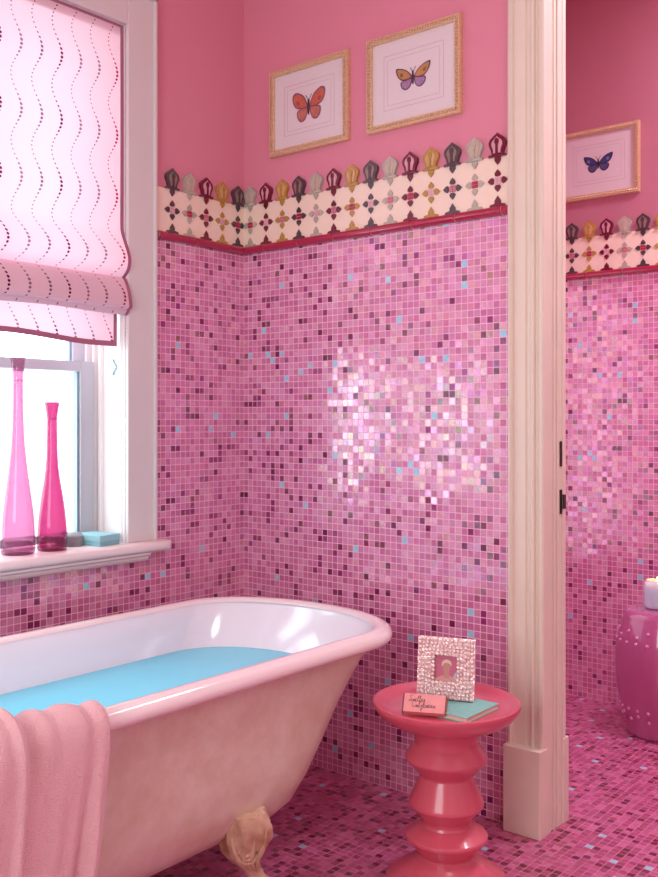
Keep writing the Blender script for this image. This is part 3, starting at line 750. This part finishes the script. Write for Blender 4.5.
# ------------------------------------------------------------------ pink zig-zag stool
red=plain('coral_lacquer',(216,92,112),.3,coat=.5,spec=.5,noise_amt=.05,noise_scale=5)
SX,SY=1.104,-.413
t=thing('side_table','glossy coral pink turned stool with stacked cone rings, beside the tub','side table',(SX,SY,0))
b=MB()
b.lathe([(.06,.438),(.135,.438),(.148,.440),(.160,.446),(.170,.454),(.176,.457),(.181,.455),(.182,.449),(.178,.440),(.166,.424),(.146,.410),(.118,.400),(.092,.394),(.086,.388)],96,cap0=True,cap1=True)
b.build('table_top',red,t,smooth=40)
prof=[(.086,.392),(.080,.372),(.078,.358),(.079,.352),(.099,.3235),(.1015,.319),(.1015,.315),(.099,.311),(.070,.281),(.066,.277),(.065,.272),(.067,.267),(.076,.246),(.0905,.2125),(.0925,.207),(.0925,.203),(.089,.1985),(.064,.171),(.061,.166),(.060,.158),(.063,.152),(.099,.1305),(.1015,.127),(.1015,.122),(.098,.117),(.071,.0865),(.068,.082),(.068,.078),(.072,.073),(.147,.022),(.151,.016),(.151,.006),(.147,0)]
b=MB(); b.lathe(prof,96); b.build('turned_base',red,t,smooth=20)
# ------------------------------------------------------------------ things on the stool
ZT=.438
def onz(px,py,z=ZT):
    a=(px-329)/FPX; bb=(420-py)/FPX; Fx,Fy=-math.sin(TH),math.cos(TH); Rx,Ry=math.cos(TH),math.sin(TH)
    tt=(z-CAMP[2])/bb
    return (CAMP[0]+tt*(Fx+a*Rx),CAMP[1]+tt*(Fy+a*Ry))
bx_,by_=1.125,-.420
tealbk=plain('teal_cloth_cover',(140,206,196),.6,noise_amt=.12,noise_scale=90); page=plain('page_edges',(240,206,186),.8)
t=thing('book','thin teal cloth covered book lying under the picture frame','book',(1.125,-.417,ZT),(0,0,math.radians(0)))
b=MB(); b.box(-.086,.086,-.076,.076,.011,.0135); b.build('front_cover',tealbk,t,smooth=0,bevel=.0006)
b=MB(); b.box(-.086,.086,-.076,.076,.0002,.0025); b.build('back_cover',tealbk,t,smooth=0,bevel=.0006)
b=MB(); b.box(-.083,.084,-.073,.073,.0025,.011); b.build('pages',page,t,smooth=0)
BOOK=t
pearl,nt,bs=newmat('mother_of_pearl')
bs.inputs['Roughness'].default_value=.22; bs.inputs['Metallic'].default_value=.25; bs.inputs['Thin Film Thickness'].default_value=420; bs.inputs['Thin Film IOR'].default_value=1.6
tc=N(nt,'ShaderNodeTexCoord'); vo=N(nt,'ShaderNodeTexVoronoi'); vo.inputs['Scale'].default_value=110; nt.links.new(tc.outputs['Object'],vo.inputs['Vector'])
nt.links.new(mixc(nt,vo.outputs['Color'],lin((255,240,236)),lin((246,196,198))),bs.inputs['Base Color'])
bp=N(nt,'ShaderNodeBump'); bp.inputs['Distance'].default_value=.0015; nt.links.new(vo.outputs['Distance'],bp.inputs['Height']); nt.links.new(bp.outputs[0],bs.inputs['Normal'])
t=thing('picture_frame','small square frosted pink shell mosaic picture frame standing on the teal book','picture frame',(1.093,-.402,ZT+.0137),(math.radians(-7),0,TH-math.radians(20)))
W2,H2=.145,.152
b=MB(); rows=9
# knobbly shell pieces laid in rings round the opening
b.box(-W2/2,-.034,0,.012,0,H2); b.box(.034,W2/2,0,.012,0,H2); b.box(-.034,.034,0,.012,0,.044); b.box(-.034,.034,0,.012,H2-.044,H2)
rr=random.Random(3)
for lay_ in range(5):
    i0=.0065+lay_*.0085
    nx=14-lay_*1; 
    for side in range(4):
        Ln=(W2-2*i0) if side<2 else (H2-2*i0)
        n=max(4,int(Ln/.0098))
        for k in range(n+1):
            q=-.5+k/n
            if side==0: u,v=q*Ln,i0
            elif side==1: u,v=q*Ln,H2-i0
            elif side==2: u,v=-W2/2+i0,H2/2+q*Ln
            else: u,v=W2/2-i0,H2/2+q*Ln
            b.ball((u+rr.uniform(-.0008,.0008),-.001-.001*rr.random(),v+rr.uniform(-.0008,.0008)),.0052,6,4,sc=(.95,.7+.3*rr.random(),1.0))
fr_=b.build('frame',pearl,t,smooth=50)
b=MB(); b.box(-W2/2+.004,W2/2-.004,.012,.014,.002,H2-.002); b.build('backing',plain('frame_back',(120,70,60),.7),t,smooth=0)
b=MB(); b.box(-.015,.015,.014,.016,.003,.09); 
b.build('easel_strut',plain('frame_strut',(110,64,56),.7),t,smooth=0)
b=MB(); b.box(-W2/2+.002,W2/2-.002,-.002,.013,-.0,.002); b.build('bottom_edge',plain('frame_bottom',(84,50,48),.5),t,smooth=0)
b=MB(); b.box(-.0345,.0345,.006,.0115,.0435,H2-.0435,0)
fn=lambda u,v,d:(u,.006-d,v)
b.prism(blob([(-.033,.046),(-.020,.054),(-.008,.058),(.010,.058),(.022,.052),(.030,.045),(0,.0445)]),0.0001,.0006,fn,1)      # shoulders
b.prism(blob([(-.005,.054),(-.004,.070),(.006,.070),(.008,.054)]),.0005,.0010,fn,2)                       # neck
b.prism(blob([(-.009,.080),(-.006,.070),(.001,.066),(.008,.070),(.010,.080),(.006,.090),(-.004,.091)]),.0009,.0014,fn,2)  # face
b.prism(blob([(-.011,.080),(-.010,.092),(0,.098),(.012,.093),(.013,.082),(.008,.088),(-.004,.089)]),.0013,.0018,fn,3)   # hair
b.prism([(.014,.0445),(.033,.0445),(.033,.072),(.022,.066)],.0001,.0004,fn,4)
b.build('photo',[plain('photo_pink',(214,110,140),.3),plain('photo_blush',(226,168,160),.3),plain('photo_skin',(214,150,136),.3),plain('photo_fair_hair',(240,212,190),.3),plain('photo_grey',(206,206,220),.3)],t,smooth=0)
g=MB(); g.box(-.034,.034,.0025,.0032,.044,H2-.044); g.build('picture_glass',picglass,t,smooth=0)
# wrapped soap bar with script lettering
soapc=plain('pink_wrapper',(240,160,160),.4,noise_amt=.08,noise_scale=40); soapd=plain('wrapper_edge',(150,84,70),.5); ink=plain('script_ink',(130,92,88),.5)
px,py=onz(423.5,718.5)
t=thing('soap_box','small pink wrapped soap box with brown handwritten script, propped before the frame','box',(px,py,ZT+.0145),(math.radians(0),0,TH+math.radians(-14)))
rotm=Matrix.Rotation(math.radians(-40),4,'X')
def rot_part(b): b.v=[tuple(rotm@Vector(p)) for p in b.v]; return b
b=MB(); b.box(-.050,.050,0,.020,0.0,.046,0); rot_part(b); bo=b.build('box_body',soapc,t,smooth=0,bevel=.0015)
for xa,xb in ((-.053,-.0505),(.0505,.053)):
    b=MB(); b.box(xa,xb,-.0005,.0205,-.0005,.0465); rot_part(b); b.build('box_end',soapd,t,smooth=0,bevel=.001)
def script(b,word,u0,v0,sz,dirn):
    pass
b=MB()
def stroke(pts,w=.00055):
    b.tube(cr([(u,-.0006,v) for u,v in pts],5),w,5)
# upper word (flourished capital + low letters), lower word longer
def cursive(u,v,s,seq):
    pts=[]
    for h in seq:
        if h=='c': pts+=[(u,v),(u+.35*s,v+.5*s),(u+.1*s,v+.55*s),(u+.05*s,v+.1*s),(u+.5*s,v)]; u+=.55*s
        elif h=='l': pts+=[(u,v),(u+.35*s,v+1.2*s),(u+.2*s,v+1.3*s),(u+.12*s,v+.2*s),(u+.45*s,v)]; u+=.5*s
        elif h=='n': pts+=[(u,v),(u+.1*s,v+.5*s),(u+.2*s,v),(u+.35*s,v+.5*s),(u+.45*s,v)]; u+=.5*s
        elif h=='g': pts+=[(u,v),(u+.3*s,v+.5*s),(u+.05*s,v+.3*s),(u+.3*s,v+.5*s),(u+.2*s,v-.7*s),(u,v-.5*s),(u+.45*s,v+.05*s)]; u+=.5*s
        elif h=='S': pts+=[(u+.7*s,v+1.3*s),(u+.3*s,v+1.5*s),(u+.1*s,v+1.0*s),(u+.6*s,v+.4*s),(u+.2*s,v-.1*s),(u-.2*s,v+.3*s),(u+.7*s,v+.1*s)]; u+=.8*s
        elif h=='C': pts+=[(u+.8*s,v+1.1*s),(u+.5*s,v+1.5*s),(u+.05*s,v+.8*s),(u+.3*s,v-.05*s),(u+.9*s,v+.3*s)]; u+=.95*s
    stroke(pts)
cursive(-.036,.0270,.0098,'Sncllcg'); cursive(-.030,.0125,.0112,'Cnlgcnccn')
rot_part(b); b.build('script_lettering',ink,bo,smooth=50)
# ------------------------------------------------------------------ garden stool and candle beyond the doorway
cer=plain('orchid_ceramic',(186,92,140),.14,coat=.8,spec=.6,noise_amt=.06,noise_scale=6)
GX,GY=1.106,1.068
t=thing('garden_stool','glossy orchid pink ceramic drum stool with raised studs in the next room','stool',(GX,GY,0))
gp=[(.120,0),(.131,.004),(.134,.015),(.140,.05),(.155,.10),(.168,.16),(.175,.225),(.174,.29),(.166,.350),(.154,.395),(.146,.420),(.140,.437),(.128,.449),(.105,.455),(.04,.457)]
b=MB(); b.lathe([(r,z) for r,z in cr(gp,4)],80); b.build('drum_body',cer,t,smooth=50)
def rad_at(z):
    for (r0,z0),(r1,z1) in zip(gp[:-1],gp[1:]):
        if z0<=z<=z1: return r0+(r1-r0)*(z-z0)/(z1-z0)
studm=plain('pale_stud_glaze',(226,140,186),.15,coat=.8)
b=MB(); b.ball((0,0,0),.0072,10,7); st0=b.build('stud',studm,t,smooth=60); first=True
spots=[(2*PI*k/24,z) for z in (.345,.105) for k in range(24)]
for k in range(12):
    a=2*PI*(k+.5)/12
    for dz,da in ((.022,0),(.040,PI/12)): spots+=[(a+da,.345+dz),(a+da,.105-dz*.9)]
for a,z in spots:
    r=rad_at(z)-.001; p=(r*math.cos(a),r*math.sin(a),z)
    if first: st0.location=p; first=False
    else: cp(st0,t,p)
jar,nt,bs=newmat('white_candle_glass'); bs.inputs['Base Color'].default_value=lin((206,226,238)); bs.inputs['Roughness'].default_value=.12; bs.inputs['Subsurface Weight'].default_value=.3; bs.inputs['Coat Weight'].default_value=.5
wax,nt,bs=newmat('lit_wax'); bs.inputs['Base Color'].default_value=lin((255,236,190)); bs.inputs['Emission Color'].default_value=lin((255,206,120)); bs.inputs['Emission Strength'].default_value=.5
flm,nt,bs=newmat('candle_flame'); bs.inputs['Emission Color'].default_value=lin((255,190,90)); bs.inputs['Emission Strength'].default_value=14
t=thing('candle','lit white candle in a pale blue glass jar on the ceramic stool','candle',(1.088,1.050,.457))
b=MB(); b.lathe([(.036,0),(.044,.004),(.047,.012),(.048,.085),(.046,.096),(.041,.101),(.041,.104),(.038,.104),(.038,.1),(.043,.093),(.044,.083),(.044,.078)],48,cap1=False); b.build('candle_jar',jar,t,smooth=50)
b=MB(); b.lathe([(.0435,.060),(.0435,.080),(.030,.079),(.008,.078)],40); b.build('wax',wax,t,smooth=50)
b=MB(); b.tube([(0,0,.077),(.001,0,.088)],.001,6); b.build('wick',dark,t)
b=MB(); b.lathe([(.001,.086),(.005,.091),(.006,.097),(.004,.105),(.0008,.115)],16); b.build('flame',flm,t,smooth=60)
# ------------------------------------------------------------------ light
w=bpy.data.worlds.new('world'); S.world=w; w.use_nodes=True
bg=w.node_tree.nodes['Background']; bg.inputs[0].default_value=(.86,.95,1.0,1); bg.inputs[1].default_value=5.2
def area(name,loc,rot,sx,sy,e,col,portal=False,shape='RECTANGLE',spread=None):
    l=bpy.data.lights.new(name,'AREA'); l.shape=shape; l.size=sx; l.size_y=sy; l.energy=e; l.color=col
    if portal: l.cycles.is_portal=True
    if spread: l.spread=spread
    o=bpy.data.objects.new(name,l); COL.objects.link(o); o.location=loc; o.rotation_euler=rot; return o
area('window_portal',(-.21,(WY0+WY1)/2,(WZ0+WZ1)/2),(0,-PI/2,0),WZ1-WZ0,WY1-WY0,1,(1,1,1),portal=True)
area('bathroom_ceiling_fill',(2.1,-1.3,CE-.03),(0,0,0),.6,.6,10,(1,.97,.94),shape='DISK')  # unseen ceiling light added as general room fill
area('bathroom_side_fill',(1.55,-3.38,1.6),(PI/2,0,0),1.3,1.3,30,(.86,.98,1.0))  # fill panel added behind the camera to brighten the tub side, no window
area('next_room_ceiling_fill',(1.9,.72,CE-.03),(0,0,0),.5,.5,26,(.92,.90,1.0),shape='DISK')  # unseen cool fill added overhead to light the far wall
area('next_room_sheen_panel',(.465,.58,1.15),(0,-PI/2,0),1.25,.85,3.6,(.80,.86,1.0))  # light panel added on a windowless wall, gives far tiles a cool sheen
S.view_settings.view_transform='Standard'; S.view_settings.look='None'; S.view_settings.gamma=1; S.view_settings.exposure=.12
S.view_settings.use_curve_mapping=False
S.cycles.max_bounces=10; S.cycles.transparent_max_bounces=24; S.cycles.diffuse_bounces=5
